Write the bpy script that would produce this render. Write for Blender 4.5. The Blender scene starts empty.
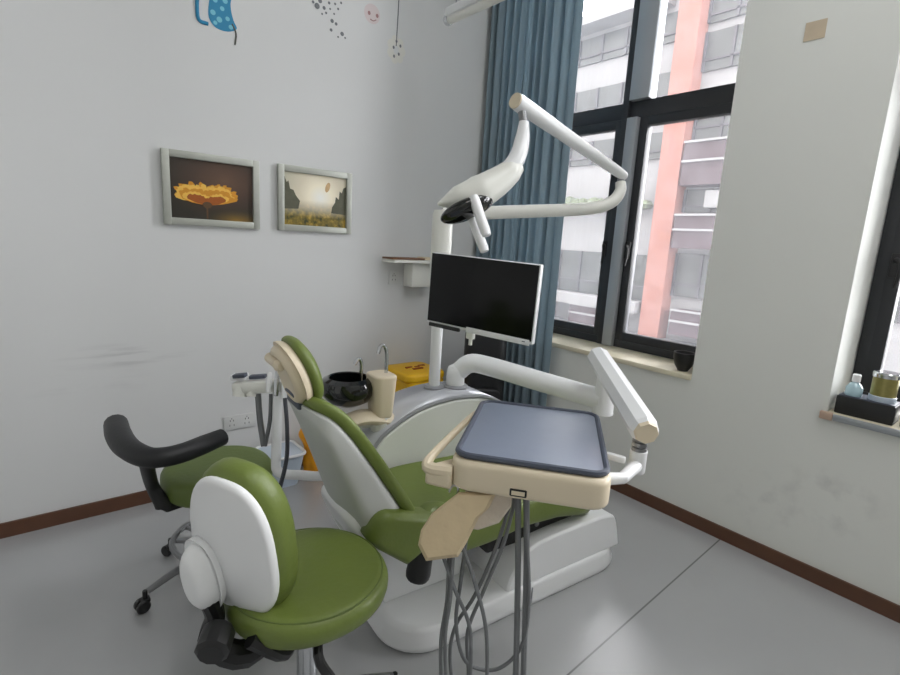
import bpy, bmesh, math, random
from mathutils import Vector, Matrix
random.seed(7)
PI = math.pi
SC = bpy.context.scene
COL = SC.collection

# ------------------------------------------------------------------ camera, sky, exposure
F_PX = 510.0
YAW, PITCH, ROLL = (math.radians(a) for a in (50.45, 10.79, 3.25))
CAM = Vector((-2.776, -2.992, 1.5))
fw = Vector((math.cos(YAW)*math.cos(PITCH), math.sin(YAW)*math.cos(PITCH), -math.sin(PITCH)))
rt0 = Vector((math.sin(YAW), -math.cos(YAW), 0)); up0 = rt0.cross(fw)
rt = rt0*math.cos(ROLL) + up0*math.sin(ROLL); up = -rt0*math.sin(ROLL) + up0*math.cos(ROLL)
cd = bpy.data.cameras.new('camera'); cam = bpy.data.objects.new('camera', cd); COL.objects.link(cam)
cd.sensor_width = 36; cd.lens = F_PX/900*36; cd.clip_start = 0.02; cd.clip_end = 200
cam.matrix_world = Matrix(((rt.x, up.x, -fw.x, CAM.x), (rt.y, up.y, -fw.y, CAM.y), (rt.z, up.z, -fw.z, CAM.z), (0, 0, 0, 1)))
SC.camera = cam
SC.view_settings.view_transform = 'Standard'; SC.view_settings.look = 'None'
SC.view_settings.exposure = 0.0; SC.view_settings.gamma = 1.0; SC.view_settings.use_curve_mapping = False

SKY = 16.5
wd = bpy.data.worlds.new('overcast_sky'); SC.world = wd; wd.use_nodes = True
wn, wl = wd.node_tree.nodes, wd.node_tree.links
wn.clear()
wo = wn.new('ShaderNodeOutputWorld'); wb_ = wn.new('ShaderNodeBackground')
wt = wn.new('ShaderNodeTexCoord'); ws = wn.new('ShaderNodeSeparateXYZ'); wm = wn.new('ShaderNodeMapRange')
wm.inputs['From Min'].default_value = 0; wm.inputs['From Max'].default_value = 1
wm.inputs['To Min'].default_value = 0.9*SKY; wm.inputs['To Max'].default_value = 1.1*SKY
wl.new(wt.outputs['Generated'], ws.inputs[0]); wl.new(ws.outputs['Z'], wm.inputs['Value'])
wb_.inputs['Color'].default_value = (1.0, 0.985, 0.97, 1)
wl.new(wm.outputs['Result'], wb_.inputs['Strength']); wl.new(wb_.outputs[0], wo.inputs[0])

def area(name, loc, rot, sx, sy, energy, col=(1, 1, 1), portal=False):
    l = bpy.data.lights.new(name, 'AREA'); l.shape = 'RECTANGLE'; l.size = sx; l.size_y = sy
    l.energy = energy; l.color = col
    if portal: l.cycles.is_portal = True
    o = bpy.data.objects.new(name, l); COL.objects.link(o); o.location = loc; o.rotation_euler = rot
    return o
XL, YB = -4.9, -5.4                    # far sides of the room behind the viewpoint
# daylight comes in through both windows: portals guide the sky light
area('window_portal', (0.38, -0.95, 2.47), (0, PI/2, 0), 3.3, 1.6, 1, portal=True)
area('window_portal', (0.38, -3.13, 2.47), (0, PI/2, 0), 3.3, 1.55, 1, portal=True)
# unseen fill lights added under the ceiling to brighten the room
CEIL_Z = 4.3
area('added_fill_light', (-0.75, -3.1, CEIL_Z-0.03), (0, 0, 0), 1.0, 2.0, 35, (0.97, 0.98, 1.0))
area('added_fill_light', (-2.0, -4.4, CEIL_Z-0.03), (0, 0, 0), 1.8, 1.2, 27, (1, 0.99, 0.97))

# ------------------------------------------------------------------ helpers
def at(x, y, w):                      # point seen at photo pixel (x, y) at depth w
    return CAM + w*(fw + (x-450)/F_PX*rt - (y-337.5)/F_PX*up)
def on(x, y, axis, val):
    d = at(x, y, 1)-CAM
    return CAM + d*((val-CAM[axis])/d[axis])
CH_O = Vector((-1.235, -1.565, 0)); CH_A = math.radians(-5)
CU = Vector((math.cos(CH_A), math.sin(CH_A), 0)); CV = Vector((-math.sin(CH_A), math.cos(CH_A), 0))
def ch(p):                            # world -> dental chair frame
    d = Vector(p)-CH_O
    return Vector((d.dot(CU), d.dot(CV), d.z))
def lin(c):
    return tuple((v/12.92 if v <= 0.04045 else ((v+0.055)/1.055)**2.4) for v in (k/255 for k in c))

def material(name, col, rough=0.5, metal=0.0, noise=0.0, nscale=8.0, bump=0.0, bscale=60.0, coat=0.0, spec=0.5, trans=0.0, sheen=0.0):
    m = bpy.data.materials.new(name); m.use_nodes = True
    nt = m.node_tree; b = nt.nodes['Principled BSDF']
    c = lin(col)
    b.inputs['Roughness'].default_value = rough; b.inputs['Metallic'].default_value = metal
    b.inputs['Coat Weight'].default_value = coat; b.inputs['Specular IOR Level'].default_value = spec
    b.inputs['Transmission Weight'].default_value = trans
    if sheen: b.inputs['Sheen Weight'].default_value = sheen
    tc = nt.nodes.new('ShaderNodeTexCoord')
    n = nt.nodes.new('ShaderNodeTexNoise'); n.inputs['Scale'].default_value = nscale; n.inputs['Detail'].default_value = 4
    nt.links.new(tc.outputs['Object'], n.inputs['Vector'])
    mx = nt.nodes.new('ShaderNodeMix'); mx.data_type = 'RGBA'
    k = noise
    mx.inputs[6].default_value = (*[max(0, v*(1-k)) for v in c], 1); mx.inputs[7].default_value = (*[min(1, v*(1+k)) for v in c], 1)
    nt.links.new(n.outputs['Fac'], mx.inputs[0]); nt.links.new(mx.outputs[2], b.inputs['Base Color'])
    if bump:
        n2 = nt.nodes.new('ShaderNodeTexNoise'); n2.inputs['Scale'].default_value = bscale
        nt.links.new(tc.outputs['Object'], n2.inputs['Vector'])
        bp = nt.nodes.new('ShaderNodeBump'); bp.inputs['Strength'].default_value = bump; bp.inputs['Distance'].default_value = 0.01
        nt.links.new(n2.outputs['Fac'], bp.inputs['Height']); nt.links.new(bp.outputs['Normal'], b.inputs['Normal'])
    return m

class MB:
    def __init__(s): s.bm = bmesh.new()
    def box(s, c, size, bevel=0.0, rot=None, seg=2):
        r = bmesh.ops.create_cube(s.bm, size=1.0); vs = r['verts']
        bmesh.ops.scale(s.bm, vec=Vector(size), verts=vs)
        es = {e for v in vs for e in v.link_edges}
        if bevel:
            rb = bmesh.ops.bevel(s.bm, geom=list(es), offset=bevel, segments=seg, affect='EDGES', profile=0.5)
            vs = list({v for f in rb['faces'] for v in f.verts} | {v for v in vs if v.is_valid})
        if rot is not None: bmesh.ops.rotate(s.bm, matrix=rot, cent=(0, 0, 0), verts=vs)
        bmesh.ops.translate(s.bm, vec=Vector(c), verts=vs)
        return s
    def rings(s, rings, closed=False, cap=True):
        vv = [[s.bm.verts.new(p) for p in r] for r in rings]
        n = len(vv[0]); k = len(vv)
        for i in range(k if closed else k-1):
            a, b = vv[i], vv[(i+1) % k]
            for j in range(n): s.bm.faces.new((a[j], a[(j+1) % n], b[(j+1) % n], b[j]))
        if cap and not closed:
            s.bm.faces.new(list(reversed(vv[0]))); s.bm.faces.new(vv[-1])
        return s
    def tube(s, pts, r, seg=10, smooth=0, closed=False, flat=1.0):
        pts = [Vector(p) for p in pts]
        rr = r if isinstance(r, (list, tuple)) else [r]*len(pts)
        if smooth and len(pts) > 2:
            q, qr = [], []
            n = len(pts); m = n if closed else n-1
            for i in range(m):
                p0 = pts[(i-1) % n] if (i or closed) else pts[0]*2-pts[1]
                p1, p2 = pts[i], pts[(i+1) % n]
                p3 = pts[(i+2) % n] if (i+2 < n or closed) else p2*2-p1
                for k in range(smooth):
                    t = k/smooth
                    q.append(0.5*((2*p1)+(p2-p0)*t+(2*p0-5*p1+4*p2-p3)*t*t+(3*p1-p0-3*p2+p3)*t**3))
                    qr.append(rr[i]*(1-t)+rr[(i+1) % n]*t)
            if not closed: q.append(pts[-1]); qr.append(rr[-1])
            pts, rr = q, qr
        n = len(pts); out = []
        nrm = None
        for i, p in enumerate(pts):
            if closed: t = pts[(i+1) % n]-pts[i-1]
            else: t = pts[min(i+1, n-1)]-pts[max(i-1, 0)]
            t.normalize()
            if nrm is None:
                nrm = t.orthogonal().normalized() if abs(t.z) > .95 else Vector((0, 0, 1)).cross(t).normalized()
            else:
                nrm = (nrm-t*nrm.dot(t)).normalized()
            bn = t.cross(nrm)
            out.append([p+rr[i]*(math.cos(a)*nrm+flat*math.sin(a)*bn) for a in (2*PI*j/seg for j in range(seg))])
        return s.rings(out, closed=closed)
    def bar(s, a, b, w, h, bevel=0.0, upv=(0, 0, 1)):       # box of section w x h from a to b
        a, b = Vector(a), Vector(b); x = (b-a); L = x.length; x.normalize()
        y = Vector(upv).cross(x)
        y = y.normalized() if y.length > 1e-4 else x.orthogonal().normalized()
        z = x.cross(y)
        return s.box((a+b)/2, (L, w, h), bevel, Matrix((x, y, z)).transposed())
    def lathe(s, prof, c=(0, 0, 0), seg=28, axis=None):
        c = Vector(c); R = Vector((0, 0, 1)).rotation_difference(Vector(axis)).to_matrix() if axis is not None else Matrix.Identity(3)
        return s.rings([[c+R @ Vector((max(r, 1e-4)*math.cos(2*PI*j/seg), max(r, 1e-4)*math.sin(2*PI*j/seg), z)) for j in range(seg)] for r, z in prof])
    def pad(s, outline, t, rnd, fmap, bulge=0.0, c0=0.0, top=1.0, seg=5, inner=4):
        # rounded cushion: 2-D outline, thickness t from c0, edge rounding rnd, convex bulge on the +c side
        n = len(outline); cx = sum(p[0] for p in outline)/n; cy = sum(p[1] for p in outline)/n
        R = sum(math.hypot(p[0]-cx, p[1]-cy) for p in outline)/n
        rings = []
        def ring(k, c): rings.append([Vector(fmap(cx+(p[0]-cx)*k, cy+(p[1]-cy)*k, c)) for p in outline])
        for i in range(inner, 0, -1): ring((1-rnd/R)*(1-i/(inner+.0)*.97), c0)
        for i in range(seg+1):
            a = PI/2*i/seg
            ring(1-rnd/R*(1-math.sin(a)), c0+rnd*(1-math.cos(a)))
        for i in range(seg+1):
            a = PI/2*i/seg; k = top
            ring((1-rnd/R*(1-math.cos(a)))*k, c0+t-rnd+rnd*math.sin(a))
        for i in range(1, inner+1):
            k = 1-i/inner*.97
            ring((1-rnd/R)*top*k, c0+t+bulge*(1-k*k))
        return s.rings(rings)
    def prism(s, outline, d0, d1, fmap):
        return s.rings([[Vector(fmap(p[0], p[1], d)) for p in outline] for d in (d0, d1)])
    def ell(s, c, r, seg=20, rot=None):
        g = bmesh.ops.create_uvsphere(s.bm, u_segments=seg, v_segments=seg//2, radius=1)
        bmesh.ops.scale(s.bm, vec=Vector(r), verts=g['verts'])
        if rot is not None: bmesh.ops.rotate(s.bm, matrix=rot, cent=(0, 0, 0), verts=g['verts'])
        bmesh.ops.translate(s.bm, vec=Vector(c), verts=g['verts'])
        return s
    def quad(s, pts):
        s.bm.faces.new([s.bm.verts.new(Vector(p)) for p in pts]); return s

def obj(name, mb, m, parent=None, sharp=35, off=None, bevel=0):
    bm = mb.bm
    if off is not None: bmesh.ops.translate(bm, vec=-Vector(off), verts=bm.verts)
    bmesh.ops.recalc_face_normals(bm, faces=bm.faces)
    me = bpy.data.meshes.new(name); bm.to_mesh(me); bm.free()
    for p in me.polygons: p.use_smooth = True
    me.set_sharp_from_angle(angle=math.radians(sharp))
    me.materials.append(m)
    o = bpy.data.objects.new(name, me); COL.objects.link(o)
    if parent: o.parent = parent
    if bevel:
        b = o.modifiers.new('bevel', 'BEVEL'); b.width = bevel; b.segments = 2; b.limit_method = 'ANGLE'; b.angle_limit = math.radians(40)
    return o
def tag(o, label=None, cat=None, group=None, kind=None):
    if label: o['label'] = label
    if cat: o['category'] = cat
    if group: o['group'] = group
    if kind: o['kind'] = kind
    return o
def thing(name, label, cat, loc=(0, 0, 0), rz=0, group=None):
    o = bpy.data.objects.new(name, None); COL.objects.link(o); o.empty_display_size = 0.1
    o.location = loc; o.rotation_euler = (0, 0, rz)
    return tag(o, label, cat, group)
def rrect(w, h, r, n=5, cx=0, cy=0):
    out = []
    for qx, qy, a0 in ((1, 1, 0), (-1, 1, 90), (-1, -1, 180), (1, -1, 270)):
        for i in range(n+1):
            a = math.radians(a0+90*i/n)
            out.append((cx+qx*(w/2-r)+r*math.cos(a), cy+qy*(h/2-r)+r*math.sin(a)))
    return out
def superell(a, b, p=2.4, n=40, egg=0.0):
    out = []
    for i in range(n):
        t = 2*PI*i/n; c, q = math.cos(t), math.sin(t)
        y = b*math.copysign(abs(q)**(2/p), q)
        out.append((a*math.copysign(abs(c)**(2/p), c)*(1-egg*y/b), y))
    return out
def curve1(pts, n):                     # Catmull-Rom through 2-D points
    out = []
    P = [Vector((*p, 0)) for p in pts]; P = [P[0]*2-P[1]]+P+[P[-1]*2-P[-2]]
    for i in range(1, len(P)-2):
        for k in range(n):
            t = k/n; p0, p1, p2, p3 = P[i-1:i+3]
            q = 0.5*((2*p1)+(p2-p0)*t+(2*p0-5*p1+4*p2-p3)*t*t+(3*p1-p0-3*p2+p3)*t**3); out.append((q.x, q.y))
    out.append(tuple(pts[-1])); return out

# ------------------------------------------------------------------ materials
def wall_material(name, col, marks):
    m = material(name, col, 0.75, noise=0.03, nscale=1.3, bump=0.02, bscale=220)
    nt = m.node_tree; b = nt.nodes['Principled BSDF']; src = b.inputs['Base Color'].links[0].from_socket
    geo = nt.nodes.new('ShaderNodeNewGeometry'); 
    prev = src
    for (c, rad, amt, scl) in marks:      # scuffed patches: stretched noise inside a soft spot
        mp = nt.nodes.new('ShaderNodeVectorMath'); mp.operation = 'SUBTRACT'; mp.inputs[1].default_value = c
        nt.links.new(geo.outputs['Position'], mp.inputs[0])
        dv = nt.nodes.new('ShaderNodeVectorMath'); dv.operation = 'DIVIDE'; dv.inputs[1].default_value = rad
        nt.links.new(mp.outputs[0], dv.inputs[0])
        ln = nt.nodes.new('ShaderNodeVectorMath'); ln.operation = 'LENGTH'; nt.links.new(dv.outputs[0], ln.inputs[0])
        mr = nt.nodes.new('ShaderNodeMapRange'); mr.inputs['From Min'].default_value = 0.2; mr.inputs['From Max'].default_value = 1
        mr.inputs['To Min'].default_value = 1; mr.inputs['To Max'].default_value = 0
        nt.links.new(ln.outputs['Value'], mr.inputs['Value'])
        ms = nt.nodes.new('ShaderNodeVectorMath'); ms.operation = 'MULTIPLY'; ms.inputs[1].default_value = scl
        nt.links.new(geo.outputs['Position'], ms.inputs[0])
        nz = nt.nodes.new('ShaderNodeTexNoise'); nz.inputs['Scale'].default_value = 1; nz.inputs['Detail'].default_value = 5
        nt.links.new(ms.outputs[0], nz.inputs['Vector'])
        m2 = nt.nodes.new('ShaderNodeMapRange'); m2.inputs['From Min'].default_value = 0.5; m2.inputs['From Max'].default_value = 0.75
        m2.inputs['To Max'].default_value = amt
        nt.links.new(nz.outputs['Fac'], m2.inputs['Value'])
        mu = nt.nodes.new('ShaderNodeMath'); mu.operation = 'MULTIPLY'
        nt.links.new(mr.outputs['Result'], mu.inputs[0]); nt.links.new(m2.outputs['Result'], mu.inputs[1])
        mx = nt.nodes.new('ShaderNodeMix'); mx.data_type = 'RGBA'; mx.inputs[7].default_value = (0.24, 0.24, 0.25, 1)
        nt.links.new(mu.outputs[0], mx.inputs[0]); nt.links.new(prev, mx.inputs[6]); prev = mx.outputs[2]
    nt.links.new(prev, b.inputs['Base Color'])
    return m
M = {}
M['wall_left'] = wall_material('painted_wall_left', (215, 216, 216), [((-2.43, 0, 0.83), (0.34, 1, 0.08), 0.5, (3, 3, 26)), ((-2.6, 0, 0.70), (0.3, 1, 0.1), 0.25, (4, 3, 20))])
M['wall_right'] = wall_material('painted_wall_right', (226, 227, 222), [((0, -2.45, 0.42), (1, 0.25, 0.2), 0.35, (9, 9, 9)), ((0, -2.2, 0.3), (1, 0.3, 0.2), 0.2, (12, 12, 12))])
M['wall'] = material('painted_wall', (220, 220, 216), 0.8, noise=0.02)
M['ceiling'] = material('ceiling_paint', (225, 225, 222), 0.85)
M['skirting'] = material('brown_skirting', (92, 60, 42), 0.45, noise=0.2, nscale=12)
M['white'] = material('white_plastic', (238, 239, 240), 0.32, noise=0.01, coat=0.15)
M['white_warm'] = material('aged_white_plastic', (231, 231, 224), 0.36, noise=0.02)
M['cream'] = material('cream_plastic', (222, 208, 182), 0.42, noise=0.03)
M['beige'] = material('beige_paper_cover', (212, 192, 156), 0.7, noise=0.06, nscale=20, bump=0.25, bscale=30)
M['film'] = material('clear_film_over_cream', (214, 202, 186), 0.25, noise=0.08, nscale=30, bump=0.35, bscale=40)
M['green'] = material('green_leather', (104, 119, 52), 0.46, noise=0.10, nscale=5, bump=0.12, bscale=55, coat=0.06)
M['green_dark'] = material('olive_leather', (88, 104, 46), 0.5, noise=0.12, nscale=6, bump=0.12, bscale=55)
M['black'] = material('black_plastic', (24, 24, 25), 0.42, noise=0.1)
M['black_soft'] = material('black_padding', (22, 23, 26), 0.5, noise=0.15, bump=0.08)
M['screen'] = material('black_screen', (7, 8, 10), 0.22, spec=0.25)
M['smoked'] = material('smoked_glass', (14, 16, 17), 0.12, coat=0.5)
M['grey_mat'] = material('grey_rubber_mat', (128, 136, 152), 0.3, noise=0.04, nscale=20, bump=0.03, bscale=200)
M['grey_rim'] = material('dark_grey_rim', (72, 78, 92), 0.45)
M['grey'] = material('grey_plastic', (150, 152, 156), 0.4)
M['silver'] = material('silver_paint', (168, 172, 178), 0.3, metal=0.45)
M['shell_grey'] = material('pale_grey_plastic', (196, 198, 196), 0.42, noise=0.02)
M['panel'] = material('pale_glossy_panel', (228, 230, 225), 0.16, coat=0.6, noise=0.04, nscale=3)
M['cover_silver'] = material('pale_silver_cover', (204, 206, 212), 0.26, metal=0.25)
M['chrome'] = material('chrome', (205, 207, 210), 0.16, metal=1.0)
M['dull_metal'] = material('dull_metal', (140, 141, 143), 0.36, metal=0.9)
M['hose'] = material('grey_hose', (112, 114, 116), 0.5)
M['hose_dark'] = material('dark_hose', (62, 64, 72), 0.45)
M['yellow'] = material('yellow_plastic', (236, 184, 22), 0.42, noise=0.05)
M['orange'] = material('orange_bag', (246, 166, 22), 0.4, noise=0.12, nscale=14, bump=0.3, bscale=25)
M['red'] = material('red_print', (150, 70, 20), 0.6)
M['bin_blue'] = material('pale_blue_plastic', (196, 208, 222), 0.35, noise=0.03)
M['frame_dark'] = material('dark_window_aluminium', (38, 40, 44), 0.42, noise=0.05)
M['frame_grey'] = material('grey_window_aluminium', (164, 168, 172), 0.3, metal=0.3)
M['stone'] = material('cream_stone', (216, 208, 184), 0.3, noise=0.08, nscale=14)
M['curtain'] = material('blue_curtain_cloth', (152, 171, 182), 0.85, noise=0.06, nscale=30, sheen=0.2)
M['silver_frame'] = material('brushed_silver_frame', (176, 178, 170), 0.42, metal=0.35, noise=0.08, nscale=30)
M['wood'] = material('brown_wood', (122, 84, 58), 0.5, noise=0.2, nscale=10)
M['outlet'] = material('white_socket_plastic', (214, 215, 214), 0.4)
M['hole'] = material('socket_hole', (70, 70, 72), 0.6)
def floor_material():
    m = material('grey_vinyl_floor', (167, 168, 169), 0.27, noise=0.05, nscale=3, spec=1.0, coat=0.6)
    nt = m.node_tree; b = nt.nodes['Principled BSDF']; src = b.inputs['Base Color'].links[0].from_socket
    b.inputs['Coat Roughness'].default_value = 0.24
    geo = nt.nodes.new('ShaderNodeNewGeometry'); dt = nt.nodes.new('ShaderNodeVectorMath'); dt.operation = 'DOT_PRODUCT'
    n = Vector((-0.053, 1, 0)).normalized(); dt.inputs[1].default_value = n
    nt.links.new(geo.outputs['Position'], dt.inputs[0])
    ad = nt.nodes.new('ShaderNodeMath'); ad.operation = 'SUBTRACT'; ad.inputs[1].default_value = n.dot(Vector((-0.02, -2.02, 0)))
    nt.links.new(dt.outputs['Value'], ad.inputs[0])
    ab = nt.nodes.new('ShaderNodeMath'); ab.operation = 'ABSOLUTE'; nt.links.new(ad.outputs[0], ab.inputs[0])
    lt = nt.nodes.new('ShaderNodeMapRange'); lt.inputs['From Min'].default_value = 0.002; lt.inputs['From Max'].default_value = 0.005
    lt.inputs['To Min'].default_value = 0.75; lt.inputs['To Max'].default_value = 0
    nt.links.new(ab.outputs[0], lt.inputs['Value'])
    mx = nt.nodes.new('ShaderNodeMix'); mx.data_type = 'RGBA'; mx.inputs[7].default_value = (0.07, 0.07, 0.07, 1)
    nt.links.new(lt.outputs['Result'], mx.inputs[0]); nt.links.new(src, mx.inputs[6]); nt.links.new(mx.outputs[2], b.inputs['Base Color'])
    return m
M['floor'] = floor_material()
def add_translucency(m, k, col):
    nt = m.node_tree; b = nt.nodes['Principled BSDF']; o = [n for n in nt.nodes if n.type == 'OUTPUT_MATERIAL'][0]
    t = nt.nodes.new('ShaderNodeBsdfTranslucent'); t.inputs['Color'].default_value = (*lin(col), 1)
    mx = nt.nodes.new('ShaderNodeMixShader'); mx.inputs[0].default_value = k
    nt.links.new(b.outputs[0], mx.inputs[1]); nt.links.new(t.outputs[0], mx.inputs[2]); nt.links.new(mx.outputs[0], o.inputs[0])
add_translucency(M['curtain'], 0.38, (158, 178, 188))
def glass_material():
    m = bpy.data.materials.new('window_glass'); m.use_nodes = True; nt = m.node_tree; nt.nodes.clear()
    o = nt.nodes.new('ShaderNodeOutputMaterial'); t = nt.nodes.new('ShaderNodeBsdfTransparent'); g = nt.nodes.new('ShaderNodeBsdfGlossy')
    t.inputs['Color'].default_value = (0.95, 0.96, 0.98, 1)
    g.inputs['Roughness'].default_value = 0.03; fr = nt.nodes.new('ShaderNodeFresnel'); fr.inputs['IOR'].default_value = 1.35
    mx = nt.nodes.new('ShaderNodeMixShader'); nt.links.new(fr.outputs[0], mx.inputs[0]); nt.links.new(t.outputs[0], mx.inputs[1]); nt.links.new(g.outputs[0], mx.inputs[2])
    d = nt.nodes.new('ShaderNodeBsdfTranslucent'); d.inputs['Color'].default_value = (0.85, 0.87, 0.95, 1)   # film of dust on the pane
    tc = nt.nodes.new('ShaderNodeTexCoord'); nz = nt.nodes.new('ShaderNodeTexNoise'); nz.inputs['Scale'].default_value = 9; nz.inputs['Detail'].default_value = 6
    nt.links.new(tc.outputs['Object'], nz.inputs['Vector'])
    mr = nt.nodes.new('ShaderNodeMapRange'); mr.inputs['To Min'].default_value = 0.01; mr.inputs['To Max'].default_value = 0.05
    nt.links.new(nz.outputs['Fac'], mr.inputs['Value'])
    m2 = nt.nodes.new('ShaderNodeMixShader'); nt.links.new(mr.outputs['Result'], m2.inputs[0]); nt.links.new(mx.outputs[0], m2.inputs[1]); nt.links.new(d.outputs[0], m2.inputs[2])
    nt.links.new(m2.outputs[0], o.inputs[0]); return m
M['glass'] = glass_material()

# ------------------------------------------------------------------ room shell
T = 0.40                               # thickness of the window wall
def struct(name, mb, m, **k): return tag(obj(name, mb, m, **k), kind='structure')
struct('floor', MB().box(((XL+T)/2, (YB)/2, -0.05), (T-XL+0.2, -YB+0.4, 0.1)), M['floor'])
struct('ceiling', MB().box(((XL+T)/2, YB/2, CEIL_Z+0.05), (T-XL+0.2, -YB+0.4, 0.1)), M['ceiling'])
struct('wall_left', MB().box(((XL+T)/2, 0.05, CEIL_Z/2), (T-XL+0.2, 0.1, CEIL_Z)), M['wall_left'])
struct('wall_back', MB().box((XL-0.05, YB/2, CEIL_Z/2), (0.1, -YB, CEIL_Z)), M['wall'])
struct('wall_front', MB().box(((XL+T)/2, YB-0.05, CEIL_Z/2), (T-XL+0.2, 0.1, CEIL_Z)), M['wall'])
W1 = (-1.738, -0.15); W2 = (-3.9, -2.366); SILL = 0.815; TOP = 4.12
w = MB()
for y0, y1 in ((YB, W2[0]), (W2[1], W1[0]), (W1[1], 0.0)):
    w.box((T/2, (y0+y1)/2, CEIL_Z/2), (T, y1-y0, CEIL_Z))
for y0, y1 in (W1, W2):
    w.box((T/2, (y0+y1)/2, SILL/2), (T, y1-y0, SILL)); w.box((T/2, (y0+y1)/2, (TOP+CEIL_Z)/2), (T, y1-y0, CEIL_Z-TOP))
struct('wall_right', w, M['wall_right'])
struct('baseboard_left', MB().box(((XL)/2, -0.006, 0.0365), (-XL, 0.012, 0.073)), M['skirting'])
struct('baseboard_right', MB().box((-0.006, YB/2, 0.0365), (0.012, -YB, 0.073)), M['skirting'])
struct('trim_1', MB().box((0.15, (W1[0]+W1[1])/2, SILL+0.015), (0.33, W1[1]-W1[0]-0.002, 0.03), 0.004), M['stone'])
struct('trim_2', MB().box((0.135, (W2[0]+W2[1])/2, SILL+0.006), (0.30, W2[1]-W2[0]-0.002, 0.012), 0.003), M['stone'])
struct('trim_3', MB().box((-0.016, W2[1]-0.80, SILL-0.004), (0.012, 1.54, 0.03), 0.004), M['silver'])
struct('trim_4', MB().box((-0.012, W2[1]-0.004, SILL-0.004), (0.022, 0.05, 0.036), 0.004), material('pinkish_stone_end', (186, 160, 142), 0.5, noise=.1))

def window(name, y0, y1, muls, tz, sashes):
    fx = 0.30
    z0, z1 = SILL+0.03, TOP
    f = MB(); fr = 0.05
    for ya in (y0+fr/2, y1-fr/2): f.box((fx+.03, ya, (z0+z1)/2), (0.07, fr, z1-z0), 0.003)
    for za, hh in ((z0+fr/2, fr), (z1-fr/2, fr), (tz, 0.10)): f.box((fx+.03, (y0+y1)/2, za), (0.07, y1-y0-0.004, hh), 0.003)
    root = struct(name, f, M['frame_dark'])
    for ya in muls:
        obj('mullion', MB().box((fx+0.005, ya, (z0+tz-.05)/2), (0.09, 0.075, tz-.05-z0-0.004), 0.004), M['frame_grey'], root)
        obj('mullion', MB().box((fx+0.005, ya-.03, (z1+tz+.05)/2), (0.09, 0.135, z1-tz-.05-0.004), 0.004), M['frame_grey'], root)
        obj('mullion_edge', MB().box((fx+0.008, ya+.06, (z0+z1)/2), (0.085, 0.045, z1-z0-0.006), 0.003), M['frame_dark'], root)
    for ya, yb in sashes:
        g = MB(); s = 0.055
        for yy in (ya+s/2, yb-s/2): g.box((fx+0.025, yy, (z0+fr+tz-0.05)/2), (0.06, s, tz-0.05-z0-fr), 0.003)
        for zz in (z0+fr+s/2, tz-0.05-s/2): g.box((fx+0.025, (ya+yb)/2, zz), (0.058, yb-ya, s), 0.003)
        obj('sash', g, M['frame_dark'], root)
        obj('glass_pane', MB().box((fx+0.03, (ya+yb)/2, (z0+tz)/2), (0.006, yb-ya-0.06, tz-z0-0.14)), M['glass'], root)
        obj('glass_pane', MB().box((fx+0.03, (ya+yb)/2, (z1+tz)/2), (0.006, yb-ya-0.004, z1-tz-0.12)), M['glass'], root)
        h = MB(); hy = yb-s/2 if yb < -0.95 else ya+s/2
        h.box((fx-0.014, hy, 1.50), (0.024, 0.034, 0.11), 0.004)
        h.tube([(fx-.02, hy, 1.52), (fx-.055, hy-.012, 1.525), (fx-.075, hy-.03, 1.51), (fx-.078, hy-.034, 1.47), (fx-.074, hy-.026, 1.40)], [.011, .011, .011, .010, .008], 8, 4)
        obj('window_handle', h, M['black'], root)
    return root
window('window_1', W1[0]+0.005, W1[1]-0.005, [-1.008], 2.385, [(W1[0]+0.05, -1.046), (-0.926, W1[1]-0.05)])
window('window_2', W2[0]+0.005, W2[1]-0.005, [-3.13], 2.385, [(-3.09, W2[1]-0.05), (W2[0]+0.05, -3.17)])

# unseen masses added to shade the street, plus this building's storeys beside and below
ext = MB()
ext.box((-4.5, 25.85, CEIL_Z+0.12+45), (9.7, 62.9, 90.0))
ext.box((5.2, 46, 20), (9.2, 6, 53))
ext.box((-2.35, 28.7, (CEIL_Z+.1)/2-3.2), (5.4, 57.0, CEIL_Z+6.6)); ext.box((-0.15, -33.85, 43.8), (1.0, 56.3, 100.6))  # second box: tall slab added to screen the opposite facade from the sky
ext.box((-2.35, -2.7, -3.4), (5.4, 5.5, 6.2))
struct('street_shade_masses', ext, material('exterior_render', (196, 190, 184), 0.85))

# ------------------------------------------------------------------ the building across the street
BX = 10.0
M['b_white'] = material('white_render', (126, 128, 131), 0.8, noise=0.05, nscale=2)
M['b_pink'] = material('salmon_render', (130, 90, 82), 0.8, noise=0.05, nscale=2)
M['b_glass'] = material('grey_window_band', (62, 67, 68), 0.35, noise=0.35, nscale=1.6)
M['b_frame'] = material('dark_window_frames', (62, 62, 69), 0.5)
M['b_grille'] = material('purple_brown_grille', (62, 50, 57), 0.6, noise=0.2, nscale=6)
M['b_plant'] = material('grey_green_planting', (88, 98, 78), 0.9, noise=0.45, nscale=9, bump=0.6, bscale=14)
M['asphalt'] = material('asphalt', (120, 120, 120), 0.9, noise=0.1)
GZ = -6.5
tag(obj('street_ground', MB().box((30.5, 0, GZ-0.05), (60, 90, 0.1)), M['asphalt']), kind='structure')
bl = thing('building', 'white building with a salmon pillar outside across the street', 'building', (BX, 6, GZ))
def bobj(name, mb, m): return obj(name, mb, m, bl, off=(BX, 6, GZ))
bobj('facade', MB().box((BX+4, 11.6, (7.72+GZ)/2), (8, 26.8, 7.72-GZ)), M['b_white'])
bobj('pillar', MB().box((BX-0.2, 3.87, (9+GZ)/2), (0.5, 0.55, 9-GZ)), M['b_pink'])
bobj('cornice', MB().box((BX-0.3, 15, 7.55), (0.7, 21, 0.22)), M['b_white'])
bobj('roof_block', MB().box((BX+2, .8, 9.0), (4.2, 5.6, 3.2)), M['b_white'])
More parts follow.
